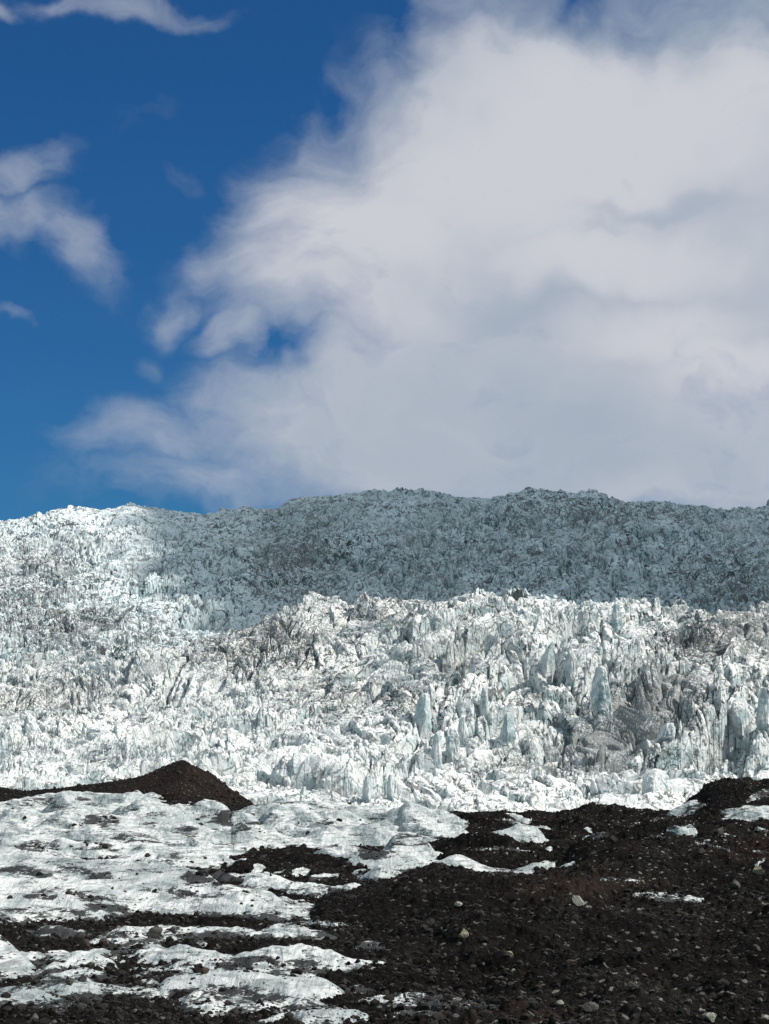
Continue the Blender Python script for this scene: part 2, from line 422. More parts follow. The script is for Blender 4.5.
# each: (top line, foot line, share of depth before the crest, fixed crest distance or None)
ICE = [
 ([(-300,818),(-60,812),(0,806),(20,801),(60,797.5),(100,795),(140,795),(170,800),(200,803),(225,811),(250,824),(280,840),(303,856)], [(-300,868),(0,866),(200,866),(260,862),(303,857)], .5, 430),
 ([(205,822),(232,812),(250,807),(280,804),(330,806),(380,811),(420,814),(450,817),(470,828)], [(205,826),(232,826),(260,832),(300,852),(340,862),(400,862),(440,850),(470,830)], .5, 410),
 ([(392,820),(410,815),(440,818),(460,828),(477,844)], [(392,842),(420,845),(450,847),(477,846)], .5, 345),
 ([(466,847),(480,840),(495,836),(515,836),(535,838),(548,842),(552,849)], [(466,848),(490,849),(520,846),(535,848),(552,851)], .4, None),
 ([(520,856),(535,852),(548,850),(560,858)], [(520,860),(560,859)], .4, None),
 ([(372,846),(400,843),(420,848),(445,862),(480,865),(520,867),(553,869)], [(372,884),(395,880),(430,874),(460,880),(495,883),(530,877),(553,870)], .4, None),
 ([(300,882),(308,871),(340,868),(360,862),(385,860),(402,866)], [(300,886),(320,887),(345,878),(380,887),(402,880)], .4, None),
 ([(208,882),(225,874),(240,867),(262,866),(280,876),(306,889)], [(208,886),(240,886),(270,891),(306,890)], .4, None),
 ([(150,862),(180,858),(210,860),(236,866)], [(150,872),(200,872),(236,868)], .4, None),
 ([(-300,850),(-60,850),(0,851),(60,853),(110,861),(150,867),(200,879),(230,893),(260,899),(298,908)], [(-300,920),(0,926),(50,928),(100,930),(150,920),(200,918),(240,922),(275,915),(298,910)], .45, None),
 ([(20,930),(40,921),(80,922),(110,921),(150,928),(175,925),(200,930)], [(20,934),(200,934)], .4, None),
 ([(-60,922),(0,915),(30,912),(60,920)], [(-60,932),(0,930),(60,924)], .4, None),
 ([(105,947),(120,937),(140,935),(160,940),(180,950)], [(105,951),(140,952),(180,951)], .4, None),
 ([(38,962),(50,950),(70,955),(85,967)], [(38,968),(85,969)], .4, None),
 ([(-300,925),(-60,938),(0,943),(13,954),(30,968),(54,981)], [(-300,980),(0,990),(30,985),(54,984)], .4, None),
 ([(-300,985),(-60,990),(0,988),(30,988),(60,995),(100,1001),(143,1011)], [(-300,1016),(0,1018),(40,1014),(60,1016),(100,1011),(143,1013)], .4, None),
 ([(180,938),(200,934),(230,937),(270,942),(300,949),(334,959)], [(180,950),(200,956),(240,958),(280,956),(334,961)], .4, None),
 ([(285,922),(310,918),(350,924)], [(285,926),(350,926)], .4, None),
 ([(140,993),(155,985),(170,978),(205,969),(240,970),(270,975),(300,977),(320,981),(345,992),(378,1006)], [(140,995),(160,1001),(200,999),(235,1001),(255,1006),(290,1010),(330,1007),(378,1008)], .4, None),
 ([(345,990),(360,987),(376,992)], [(345,993),(376,994)], .4, None),
 ([(348,949),(365,945),(388,948)], [(348,951),(388,951)], .4, None),
 ([(190,1024),(205,1016),(225,1015),(265,1024)], [(190,1026),(265,1027)], .4, None),
 ([(395,1018),(420,1013),(460,1017)], [(395,1020),(460,1020)], .4, None),
 ([(598,880),(610,877),(640,880)], [(598,881),(640,882)], .4, None),
 ([(582,838),(590,834),(606,832),(608,837)], [(582,840),(608,838)], .4, None),
 ([(650,820),(665,817),(676,821)], [(650,822),(676,822)], .4, None),
 ([(668,836),(690,835),(705,842)], [(668,838),(705,843)], .4, None),
 ([(695,842),(715,848),(730,850)], [(695,844),(730,852)], .4, None),
 ([(748,870),(760,862),(766,857)], [(748,872),(766,862)], .4, None),
 ([(745,892),(755,893),(775,901)], [(745,893),(775,904)], .4, None),
 ([(500,818),(515,820),(530,826)], [(500,824),(530,828)], .4, None),
 ([(703,822),(712,815),(722,809),(745,810),(769,811),(900,808)], [(703,823),(735,824),(760,820),(790,817),(900,815)], .4, 392),
 ([(664,815),(672,812),(690,803),(700,802),(704,806)], [(664,817),(680,821),(690,815),(704,808)], .4, 418),
]
DEB = [
 ([(-300,776),(-60,782),(0,788),(25,792),(60,789),(100,784),(135,779),(150,774),(165,768),(178,762.5),(183,761),(195,768),(212,775),(217,780),(235,793),(262,808),(275,818)], [(-300,838),(275,838)], .6, 520),
 ([(448,818),(470,816),(500,814),(530,816),(555,815),(575,810),(590,806),(612,807),(640,813),(668,812),(700,815),(900,812)], [(448,835),(900,838)], .5, 452),
 ([(664,815),(680,805),(697,797),(712,786),(728,780),(746,779),(756,783),(769,782),(800,774),(900,770)], [(664,822),(720,826),(900,822)], .5, 432),
 ([(405,850),(420,845),(440,843),(470,847),(510,848),(550,852),(560,860)], [(405,856),(450,866),(500,868),(560,866)], .4, None),
 ([(222,860),(250,853),(290,854),(320,860),(350,862),(368,868)], [(222,866),(300,872),(368,872)], .4, None),
 ([(300,900),(345,895),(370,888),(402,882),(420,874),(432,867),(440,866),(455,874),(480,884),(520,890),(560,885),(590,880),(620,890)], [(300,935),(620,935)], .4, None),
 ([(660,960),(680,955),(697,948),(705,950),(730,963),(740,968)], [(660,972),(740,975)], .4, None),
 ([(560,850),(590,845),(620,850),(660,856),(700,862),(769,858),(900,858)], [(560,880),(900,885)], .4, None),
 ([(430,930),(480,924),(540,928),(600,924),(660,930),(720,926)], [(430,955),(720,955)], .4, None),
]

GRIT = [
 ([(12,848),(30,842),(55,838),(64,841)], [(12,851),(40,851),(64,845)]),
 ([(64,823),(85,819),(108,817),(118,820)], [(64,826),(90,824),(118,822)]),
 ([(140,822),(152,819),(158,822)], [(140,825),(158,825)]),
 ([(182,880),(190,873),(215,868),(240,874)], [(182,884),(215,888),(240,880)]),
 ([(200,816),(225,812),(250,818),(262,826)], [(200,821),(235,827),(262,832)]),
 ([(222,860),(250,852),(290,854),(320,860),(350,861),(372,869)], [(222,872),(300,876),(372,873)]),
 ([(345,850),(360,846),(385,852),(400,855)], [(345,854),(375,859),(400,858)]),
 ([(20,893),(45,889),(90,894),(120,900)], [(20,896),(60,900),(120,903)]),
 ([(90,908),(110,905),(130,907)], [(90,912),(130,911)]),
 ([(60,922),(100,917),(150,914),(200,916),(300,916)], [(60,925),(130,922),(200,924),(300,926)]),
 ([(0,932),(40,930),(100,931),(200,933),(260,936)], [(0,940),(60,944),(110,938),(180,938),(260,940)]),
 ([(150,890),(175,887),(205,896)], [(150,892),(180,894),(205,899)]),
 ([(0,868),(25,866),(50,872)], [(0,870),(30,873),(50,875)]),
 ([(85,875),(110,871),(118,878)], [(85,879),(118,880)]),
 ([(300,822),(330,820),(345,824)], [(300,824),(345,826)]),
 ([(60,1000),(75,994),(95,1000)], [(60,1004),(95,1003)]),
 ([(95,848),(112,845),(120,848)], [(95,850),(120,851)]),
 ([(180,960),(260,958),(330,965)], [(180,966),(260,968),(330,974)]),
]
WIN = [
 ([(632,895),(640,892),(655,891.5),(672,894),(690,896),(704,899)], [(632,897),(645,899),(662,903),(690,903),(704,902)]),
 ([(600,879),(612,877.5),(640,880)], [(600,881),(640,882)]),
 ([(582,838),(590,834),(606,832),(608,837)], [(582,840),(608,839)]),
 ([(628,828),(636,822),(640,822)], [(628,829),(640,825)]),
 ([(650,820),(660,818),(668,817)], [(650,822),(668,820)]),
 ([(652,836),(662,835),(670,839)], [(652,838),(670,841)]),
 ([(695,841),(715,845),(730,850)], [(695,843),(730,852)]),
 ([(748,870),(760,861),(766,857)], [(748,872),(766,861)]),
 ([(755,893),(765,897),(785,903)], [(755,895),(785,907)]),
 ([(752,851),(762,851),(768,853)], [(752,853),(768,855)]),
 ([(748,829),(760,827),(769,830)], [(748,831),(769,832)]),
 ([(502,818),(512,819),(530,826)], [(502,822),(515,826),(530,828)]),
 ([(470,850),(500,846),(520,848),(535,852)], [(470,852),(500,850),(535,854)]),
 ([(350,949),(365,945),(388,948)], [(350,951),(388,951)]),
 ([(285,924),(310,920),(350,925)], [(285,926),(350,927)]),
 ([(358,1001),(380,997),(400,993),(430,994),(470,1002),(512,1008)], [(358,1002),(385,1006),(400,1008),(440,1010),(470,1010),(512,1009)]),
 ([(345,989),(360,986),(376,992)], [(345,993),(376,994)]),
 ([(380,1016),(410,1011),(450,1015)], [(380,1016.5),(410,1016),(450,1016)]),
 ([(676,812),(690,803),(700,802),(706,804)], [(676,818),(690,816),(700,809),(706,806)]),
 ([(745,800),(755,792),(768,788),(790,786)], [(745,803),(769,798),(790,795)]),
]

GRIT_DEEP = [GRIT[5]]
def mound(u, y, T, B, frac, ycrest, wob, back=0.10, back2=False):
    px = CX + F*u
    t = np.interp(px + wob[0], GX, T); b = np.maximum(np.interp(px + wob[0], GX, B), t + 0.3)
    yf = dist_of_row(b); yt = dist_of_row(t)
    FB = ycrest is not None and ycrest < 435 and frac == .5 and not back2
    if ycrest is None: yc = yf + frac*(yt - yf) + 0.5
    else: yc = np.minimum(ycrest, yf + 0.8*(yt - yf)) if FB else np.full_like(t, ycrest); yf = np.minimum(yf, yc - (5 if FB else 25))
    yc = np.maximum(yc, yf + 1.5)
    zf = np.interp(yf, BY, BZ) if ycrest is None or FB else Zat(yf, b)
    zc = Zat(yc, t)
    s = np.clip((y - yf)/(yc - yf), -5, 1)
    z = np.where(s >= 0, zf + (zc - zf)*np.sin(np.clip(s, 0, 1)*np.pi/2)**0.9, zf + (y - yf)*0.35)
    w = 0.5*(yc - yf)
    over = np.clip(y - yc, 0, None)
    z = np.where(y > yc, zc - back*over - over**2/(w*w*6 + 60)*0.5, z)
    return z

def foreground(nr, ncol, y0, y1):
    yy = np.exp(np.linspace(math.log(y0), math.log(y1), nr)).astype(np.float32)
    us = columns(ncol, nw=70)
    U, Y = np.meshgrid(us, yy); X = U*Y
    px = CX + F*U
    zb = np.interp(Y, BY, BZ)
    k = Y/190.0
    wob = (fbm(X/(5*1.0), Y/9, 3, 201)*5 + fbm(X/1.3, Y/3, 2, 202)*2.2,)
    ice = np.full_like(X, -8.0)
    for (T, B, fr, yc) in ICE:
        m = (px > T[0][0]-2) & (px < T[-1][0]+2)
        z = mound(U, Y, line(T), line(B), fr, yc, wob)
        wt = min(30, max(7, 0.13*(T[-1][0]-T[0][0])))
        e = sstep(T[0][0]-2, T[0][0]+wt, px)*sstep(T[-1][0]+2, T[-1][0]-wt, px)
        z = np.where(z > zb, zb - 0.4 + (z-zb+0.4)*e, z)
        ice = np.where(m, np.maximum(ice, z), ice)
    left = sstep(520, 300, px + 40*fbm(X/20, Y/30, 2, 251))
    veneer = zb + 0.10 - 0.1*sstep(150, 300, px) - 0.9*(1-left) + (fbm(X/4.5, Y/13, 4, 250)*0.95 + fbm(X/1.4, Y/4, 3, 255)*0.25)
    ice = np.maximum(ice, np.where(Y < 330, veneer, -8))
    ice0 = ice.copy()
    deb = zb.copy()
    for (T, B, fr, yc) in DEB:
        m = (px > T[0][0]-2) & (px < T[-1][0]+2)
        z = mound(U, Y, line(T, 5), line(B), fr, yc, (wob[0]*0.8,), back2=True)
        e = sstep(T[0][0]-2, T[0][0]+28, px)*sstep(T[-1][0]+2, T[-1][0]-28, px)
        z = np.where(z > zb, zb - 0.4 + (z-zb+0.4)*e, z)
        deb = np.where(m, np.maximum(deb, z), deb)
    far = sstep(120, 420, Y)
    # melted, fluted ice
    ice_n = fbm((X+0.35*Y)/11, (Y-0.2*X)/17, 2, 210)*1.7 + fbm((X+0.5*Y)/1.8, (Y-0.3*X)/8, 3, 215)*0.12 + fbm(X/4.0, Y/8, 3, 216, ridge=True)*0.12
    ice_n = ice_n*(0.8 + 1.3*far)*(1 - 0.65*sstep(340, 430, Y))
    ice = ice + ice_n + (fbm((X+Y*0.3)/13, Y/24, 4, 218, ridge=True)-0.4)*(0.5+1.5*far)*sstep(420, 340, Y)
    right = sstep(300, 520, px)
    icem = sstep(-0.1, 0.5, ice0 - zb)
    dn = fbm(X/8.5, Y/11, 4, 220)*(0.32+0.93*right)*(1-0.6*icem) + fbm(X/3.2, Y/4.5, 4, 225, ridge=True)*0.26 + fbm(X/0.9, Y/1.2, 3, 230)*0.13
    q = vor(X/0.75, Y/0.9, 77); lump = np.clip(0.55 - q[0], 0, 1)*q[2]**3*0.75
    q = vor(X/0.33, Y/0.4, 78); lump2 = np.clip(0.55 - q[0], 0, 1)*q[2]**2*0.30
    deb = deb + (dn*(1.15 + 1.0*far) + fbm((X+0.4*Y)/16, (Y-0.4*X)/22, 3, 235, ridge=True)*1.3*right*(1-0.7*icem) - 0.25*right)*sstep(470, 380, Y) + dn*0.9*sstep(380, 470, Y) + lump + lump2
    # grit sheets lying on the ice, and windows of clean ice in the debris, where they were surveyed
    ri = HOR - F*(ice-EYE)/Y; rd = HOR - F*(deb-EYE)/Y
    wq = wob[0]*0.9
    wr = fbm(X/2.2, Y/6, 3, 260)*4.0
    wd = np.clip(1.4 - (Y-100)/500, 0.5, 1.4)
    grit = np.zeros_like(ice)
    for k_, (T, B) in enumerate(GRIT):
        if (T, B) not in GRIT_DEEP:
            t = np.interp(px + wq, GX, line(T)); b_ = np.interp(px + wq, GX, line(B))
            r_ = ri + wr*wd
            g_ = sstep(-3.5, 1.0, r_ - t)*sstep(-3.0, 1.5, b_ - r_)*sstep(T[0][0]-8, T[0][0]+8, px+wq)*sstep(T[-1][0]+8, T[-1][0]-8, px+wq)
            grit = np.maximum(grit, g_); continue
        t = np.interp(px + wq, GX, line(T)); b_ = np.interp(px + wq, GX, line(B))
        m = (px + wq > T[0][0]) & (px + wq < T[-1][0]) & (ri + wr*wd > t) & (ri + wr*wd < b_) & (ice > deb) & (fbm(X/3.5, Y/9, 3, 264) > -0.16)
        deb = np.where(m, ice + 0.04 + lump*0.8 + lump2 + np.abs(fbm(X/2, Y/3, 3, 262))*0.3, deb)
    for (T, B) in WIN:
        t = np.interp(px, GX, line(T, 3)); b_ = np.interp(px, GX, line(B, 3))
        m = (px > T[0][0]) & (px < T[-1][0]) & (rd + wr*0.3 > t) & (rd + wr*0.3 < b_) & (deb > ice)
        ice = np.where(m, deb + 0.12 - lump*0.8 - lump2, ice)
    diff = deb - ice
    return us, yy, U, X, Y, ice, deb, diff, px, grit

us, yy, U, X, Y, ICEZ, DEBZ, DIFF, PX, GR = foreground(1250, 1180, 62, 560)
# grit lies where the ice is only just above the debris
thin = np.clip(sstep(-0.55, 0.0, DIFF) + 1.25*GR*np.clip(0.75 + 1.6*fbm(X/2.2, Y/6, 4, 271), 0, 1.4), 0, 2.5)
V = np.stack([X, Y, ICEZ], -1).reshape(-1, 3)
q = grid_faces(len(yy), len(us), DIFF < 0.25)
V2, q2, at = compact(V, q, {'dirt': thin})
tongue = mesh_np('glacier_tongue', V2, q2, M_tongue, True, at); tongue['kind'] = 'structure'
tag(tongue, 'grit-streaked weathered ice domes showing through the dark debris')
ROWF = HOR - F*(DEBZ-EYE)/Y
red = 0.5*np.exp(-(((PX-575)/70)**2 + ((ROWF-885)/12)**2)) + 0.35*np.exp(-(((PX-190)/80)**2 + ((ROWF-785)/20)**2))
V = np.stack([X, Y, DEBZ], -1).reshape(-1, 3)
q = grid_faces(len(yy), len(us), DIFF > -0.25)
V2, q2, at = compact(V, q, {'dirt': np.clip(red, 0, 1)})
moraine = mesh_np('moraine_ground', V2, q2, M_deb, False, at); moraine['kind'] = 'structure'
tag(moraine, 'dark brown moraine debris lying in front of and between the ice')

# plain ground under everything, out to the horizon, with the knoll the photographer stands on
r = np.concatenate([np.linspace(0, 70, 40), np.geomspace(80, 9000, 60)]).astype(np.float32)
a = np.linspace(0, 2*np.pi, 181)[:-1].astype(np.float32)
Rr, Aa = np.meshgrid(r, a, indexing='ij')
gx, gyv = Rr*np.sin(Aa), Rr*np.cos(Aa)
kn = np.interp(Rr, [0, 6, 20, 45, 62, 80, 9000], [10.3, 10.2, 8.6, 3.2, 0.2, -9.0, -9.0])
kn = np.where((np.cos(Aa) < 0.85) & (Rr > 45), np.interp(Rr, [45, 120, 9000], [3.2, 0, -9]), kn)
kn = kn + fbm(gx/7, gyv/7, 3, 300)*np.interp(Rr, [0, 4, 20], [0, 0.1, 0.4])
Vg = np.stack([gx, gyv, kn], -1).reshape(-1, 3)
nr_, nc_ = len(r), len(a)
i = np.arange(nr_*nc_, dtype=np.int32).reshape(nr_, nc_); j = np.roll(i, -1, 1)
qg = np.stack([i[:-1], i[1:], j[1:], j[:-1]], -1).reshape(-1, 4)
ground = mesh_np('ground', Vg, qg, M_deb_far, True, {'dirt': np.zeros(len(Vg))}); ground['kind'] = 'structure'

# ------------------------------------------------------------------ stones
def surf(x, y, which=None):
    """height of the debris / ice sheets under (x, y)"""
    u = x/y
    fi = np.clip(np.interp(u, us, np.arange(len(us))), 0, len(us)-1.001)
    fj = np.clip(np.interp(y, yy, np.arange(len(yy))), 0, len(yy)-1.001)
    a = fi.astype(int); b = fj.astype(int)
    return DEBZ[b, a], ICEZ[b, a]

import bmesh
def ico(sub):
    bm = bmesh.new(); bmesh.ops.create_icosphere(bm, subdivisions=sub, radius=1.0)
    v = np.array([q.co[:] for q in bm.verts], np.float32); f = np.array([[w.index for w in p.verts] for p in bm.faces], np.int32)
    bm.free(); return v, f

def rock_shape(sub, seed, flat=0.7, cuts=7):
    """angular boulder: a sphere sliced by random planes"""
    v, f = ico(sub); r_ = np.random.default_rng(seed)
    v = v.copy()
    for k in range(cuts):
        n = r_.normal(size=3); n /= np.linalg.norm(n); d = r_.uniform(0.45, 0.8)
        s = v @ n - d
        v -= np.where(s > 0, s, 0)[:, None]*n
    v += r_.normal(size=v.shape)*0.025
    v *= np.array([1, r_.uniform(.7, 1.0), flat*r_.uniform(.8, 1.15)])
    return v.astype(np.float32), f

def scatter_rubble(n, name):
    shapes = [rock_shape(1, 900+k) for k in range(14)]
    Vs, Fs, off = [], [], 0
    # even over the picture's ground, more stones to the right and the front
    yv = np.exp(rng.uniform(math.log(68), math.log(545), n*2)); uu = rng.uniform(-0.20, 0.20, n*2)
    x = uu*yv
    dz, iz = surf(x, yv)
    clus = fbm(x/6, yv/9, 3, 400)
    onice = iz > dz
    gi = np.clip(np.interp(uu, us, np.arange(len(us))), 0, len(us)-1).astype(int); gj = np.clip(np.interp(yv, yy, np.arange(len(yy))), 0, len(yy)-1).astype(int)
    gritty = np.clip(thin[gj, gi]*0.9, 0, 1)
    keep = (clus + rng.uniform(-0.5, 0.5, n*2) > -0.1) & (~onice | (rng.random(n*2) < 0.05 + gritty))
    idx = np.nonzero(keep)[0][:n]
    for k in idx:
        s = 0.045*(1 + rng.pareto(2.3)); s = min(s, 0.33)*(0.75 + yv[k]/260)
        v, f = shapes[rng.integers(14)]
        c, sn = math.cos(t := rng.uniform(0, 6.28)), math.sin(t)
        w = v*s
        w = np.stack([w[:, 0]*c - w[:, 1]*sn, w[:, 0]*sn + w[:, 1]*c, w[:, 2]], -1)
        w += np.array([x[k], yv[k], max(dz[k], iz[k]) + 0.15*s], np.float32)
        Vs.append(w); Fs.append(f + off); off += len(w)
    o = mesh_np(name, np.concatenate(Vs), np.concatenate(Fs), M_rub, False, None, nside=3)
    o['kind'] = 'stuff'
    tag(o, 'loose grey and brown stones strewn over the dark moraine')
    return o
scatter_rubble(52000, 'rubble')

rock_mats = {
 'tan': mat_rock('tan_rock', (0.13, 0.12, 0.08), (0.22, 0.20, 0.15)),
 'pale': mat_rock('pale_rock', (0.15, 0.15, 0.125), (0.24, 0.235, 0.20)),
 'grey': mat_rock('grey_rock', (0.030, 0.030, 0.027), (0.080, 0.077, 0.070)),
 'brown': mat_rock('brown_rock', (0.040, 0.031, 0.026), (0.075, 0.060, 0.052)),
 'red': mat_rock('rust_rock', (0.045, 0.028, 0.024), (0.07, 0.048, 0.042)),
 'dark': mat_rock('dark_rock', (0.022, 0.02, 0.019), (0.055, 0.048, 0.043)),
}
_proto = {}
def boulder(px, row, wpx, hpx, kind, label, group=None, seed=0, shape=None, tilt=0.0, name='boulder'):
    """a boulder resting on whichever sheet shows at that bearing and elevation"""
    u = (px-CX)/F
    ci = int(np.clip(round(float(np.interp(u, us, np.arange(len(us))))), 0, len(us)-1))
    top = np.maximum(DEBZ[:, ci], ICEZ[:, ci])
    rr = HOR - F*(top-EYE)/yy
    # nearest sheet point seen at the boulder's foot
    foot = row + hpx*0.42
    vis = np.minimum.accumulate(rr)
    k = int(np.argmax(vis <= foot))
    y = float(yy[k]); z = float(top[k])
    s = wpx*y/F*0.5; h = hpx*y/F*0.5
    y2 = y + s*0.5
    v, f = rock_shape(3, 5000+seed, 1.0, 9)
    v = v/np.abs(v).max(0)
    if shape == 'peak':
        v[:, :2] *= (1.0 - 0.62*np.clip((v[:, 2:3]+0.3)/1.3, 0, 1))
    if shape == 'lean':
        v[:, :2] *= (1.0 - 0.5*np.clip((v[:, 2:3]+0.2)/1.2, 0, 1)); v[:, 0] -= v[:, 2]*0.45
    if shape == 'block':
        v = np.sign(v)*np.abs(v)**0.6; v[:, 0] += v[:, 2]*0.12
    v = v*np.array([s, s*0.8, h])
    if tilt:
        c, sn = math.cos(tilt), math.sin(tilt)
        v = np.stack([v[:, 0]*c + v[:, 2]*sn, v[:, 1], -v[:, 0]*sn + v[:, 2]*c], -1)
    o = mesh_np(name, v, f, rock_mats[kind], False, None, nside=3)
    o.location = (u*y2, y2, z + h*0.72)
    tag(o, label, 'boulder', group)
    return o

B = [
 (463,935,15,13,'tan','tan pyramid-shaped boulder alone on the black debris, brightest in the lower middle','peak',0),
 (578,900,13,16,'pale','pale pointed boulder leaning left below the reddish debris','lean',0),
 (458,904,10,6,'pale','small flat pale stone lying uphill of the tan pyramid boulder',None,0.35),
 (571,964,13,10,'brown','round brown boulder right of and below the tan pyramid boulder',None,0),
 (510,956,8,7,'tan','small tan stone downhill to the right of the tan pyramid boulder',None,0.3),
 (513,971,6,5,'pale','tiny pale stone just under the small tan stone',None,0),
 (155,932,16,14,'grey','grey-brown squared boulder standing at the end of a thin ice strip','block',0.1),
 (205,971,10,8,'red','rust-brown boulder perched on the crest of the long white ice lens',None,0),
 (105,846,8,6,'dark','dark boulder on the smooth ice of the left dome',None,0),
 (148,855,8,5,'dark','dark flat boulder on striped ice right of the dome boulder',None,0),
 (86,943,12,9,'brown','larger brown boulder in the stony hollow at the left',None,0.2),
 (103,942,10,8,'brown','brown boulder touching the right side of the hollow\'s larger boulder',None,0),
 (112,947,10,8,'dark','dark boulder at the right end of the boulders in the hollow',None,0),
 (83,978,11,10,'grey','grey boulder in the debris above the bottom left ice sheet','peak',0),
 (70,983,10,8,'grey','grey low boulder left of the grey one above the bottom left ice sheet',None,0),
 (718,832,12,8,'grey','greenish grey boulder below the ice lens at the right edge',None,0),
 (702,852,8,8,'grey','grey upright stone downslope of the greenish grey boulder','peak',0),
 (758,870,12,10,'tan','tan-grey boulder near the right edge, below the ice lens',None,0),
 (590,1008,18,15,'grey','wide grey boulder at the bottom right of centre',None,0.2),
 (711,1019,12,12,'pale','pale rounded boulder cut by the bottom edge of the view',None,0),
 (688,1004,9,7,'grey','grey oval stone above the pale rounded boulder',None,0),
 (703,996,8,7,'grey','grey stone right of and above the oval stone',None,0),
 (736,885,14,12,'grey','dark grey boulder in the debris right of the white ice sliver','peak',0),
 (766,1018,10,6,'pale','flat pale stone in the bottom right corner',None,0.2),
 (560,1003,8,6,'pale','pale small stone left of the wide grey boulder',None,0),
 (632,985,9,7,'grey','grey stone alone between the wide grey boulder and the dark debris peak',None,0),
]
for k, (px, row, w, h, kd, lab, shp, tl) in enumerate(B):
    boulder(px, row, w, h, kd, lab, None, k, shp, tl)

# smaller countable stones that nothing tells apart: shared label per group
for k in range(90):
    px = random.uniform(420, 765); row = random.triangular(905, 1020, 1000)
    boulder(px, row, random.uniform(4, 8), random.uniform(3, 6), random.choice(['grey', 'grey', 'brown', 'dark', 'dark']),
            'small angular stone half sunk in the dark debris of the right half', 'small stones on the dark debris', 100+k, None, random.uniform(-.4, .4), name='stone')
for k in range(22):
    px = random.uniform(5, 330); row = random.uniform(835, 1000)
    boulder(px, row, random.uniform(3, 5), random.uniform(2.5, 4), 'dark',
            'small dark stone melted into the ice and grit of the lower left', 'small dark stones on the left ice', 300+k, None, 0, name='stone')

# ------------------------------------------------------------------ standing seracs of the lower tier
lus, lyy, LZ = LOWG
def serac(px, row, wpx, hpx, label, seed, lean=0.0, depth=1.0, round_=False):
    """an ice blade or tower whose top reaches the given elevation, rooted in the icefall"""
    u = (px-CX)/F
    ci = int(round(float(np.interp(u, lus, np.arange(len(lus))))))
    col = LZ[:, max(0, ci-3):ci+4].mean(1)
    rr = HOR - F*(col-EYE)/lyy
    vis = np.minimum.accumulate(rr)
    k = int(np.argmax((vis <= row + hpx*0.5) & (lyy > 600))); y = float(lyy[k])
    s = wpx*y/F*0.5; h = hpx*y/F
    r_ = np.random.default_rng(seed)
    v, f = ico(5); v = v.copy()
    if not round_:
        v = np.sign(v)*np.abs(v)**0.55
    for q_ in range(10):
        n = r_.normal(size=3); n[2] *= 0.35; n /= np.linalg.norm(n); d = r_.uniform(0.6, 0.95)
        t = v @ n - d; v -= np.where(t > 0, t, 0)[:, None]*n
    tz = np.clip((v[:, 2]+1)/2, 0, 1)
    tp = (1 - (0.25 if round_ else 0.38)*tz**1.5)
    v[:, 0] *= tp; v[:, 1] *= tp
    nn = fbm(v[:, 0]*3+seed, v[:, 2]*1.2+v[:, 1]*3, 4, seed % 50, ridge=True)
    v[:, 0] += nn*0.13*v[:, 0]; v[:, 1] += nn*0.13*v[:, 1]; v[:, 2] += nn*0.05
    v[:, 0] += lean*v[:, 2]
    H = h*0.62; z = Zat(y, row - hpx*0.5) - H
    v = v*np.array([s, s*depth, H])
    me = mesh_np('serac', v, f, M_ser, False, {'dirt': np.zeros(len(v))}, nside=3)
    me.location = (u*y, y + s*0.6, z)
    tag(me, label, 'serac')
    return me
S_ = [
 (423,716,22,44,'tall dark blue-grey ice blade leaning left, left of the icefall\'s centre',.25,1.6,False),
 (452,745,18,34,'blue-grey ice slab with a flat face right of the tall leaning blade',.0,1.4,False),
 (437,748,12,30,'slim pale ice pillar squeezed between the leaning blade and the flat slab',.1,1.3,False),
 (462,728,9,26,'thin white ice fin right of the leaning blade with a dark slot beside it',.2,1.6,False),
 (431,693,10,18,'short blue ice stub above the tall leaning blade',.0,1.3,False),
 (549,662,20,42,'broad white flat-topped ice column under the right crest',.05,1.5,False),
 (570,662,14,44,'narrow ice column with a dark blue left face beside the flat-topped column',.08,1.6,False),
 (617,618,13,28,'blue-shaded ice tower standing at the crest of the lower tier',.0,1.4,False),
 (602,690,22,46,'big bluish ice buttress in the hollow right of the two columns',-.05,1.3,False),
 (656,786,36,34,'large rounded blue ice block just above the dark moraine',.05,1.1,True),
 (533,812,22,18,'small rounded white ice block at the icefall\'s foot',.0,1.0,True),
 (549,815,20,16,'rounded bluish ice block touching the moraine at the icefall\'s foot',.0,1.0,True),
 (296,762,13,18,'dark blue ice stump low in the icefall right of the brown cone',.0,1.3,False),
 (304,795,10,16,'dark little ice fin just above the tongue right of the brown cone',.0,1.3,False),
 (368,790,12,30,'steel-blue ice fin low in the icefall above the middle dome',.15,1.5,False),
 (391,788,10,26,'steel-blue ice fin right beside the one above the middle dome',-.05,1.5,False),
 (741,715,30,32,'wide pale blue ice wall near the right edge',.0,1.3,False),
 (764,705,12,34,'upright blue ice fin at the right edge',.1,1.5,False),
 (668,732,20,18,'leaning white ice block below the dirtiest crevasses',.3,1.2,False),
 (508,728,16,30,'blocky white ice tower in the middle of the icefall',.1,1.3,False),
 (484,700,14,26,'white ice pillar up slope to the right of the leaning blade',.15,1.3,False),
 (700,760,20,24,'white ice block between the round blue block and the right edge',.0,1.2,False),
]
for k, (px, row, w, h, lab, ln, dp, rd) in enumerate(S_):
    serac(px, row, w, h, lab, 40+k*3, ln, dp, rd)

# ------------------------------------------------------------------ sun and the cloud that shades the upper tier
AZ, EL = math.radians(101), math.radians(46)      # clockwise from the view direction
sd = np.array([math.sin(AZ)*math.cos(EL), math.cos(AZ)*math.cos(EL), math.sin(EL)])
sun = bpy.data.lights.new('sun', 'SUN'); sun.energy = 4.7; sun.angle = math.radians(0.53); sun.color = (1.0, 0.955, 0.885)
so = link(bpy.data.objects.new('sun', sun))
from mathutils import Vector
so.rotation_euler = Vector(sd).to_track_quat('Z', 'Y').to_euler()
so.location = Vector(sd)*3000

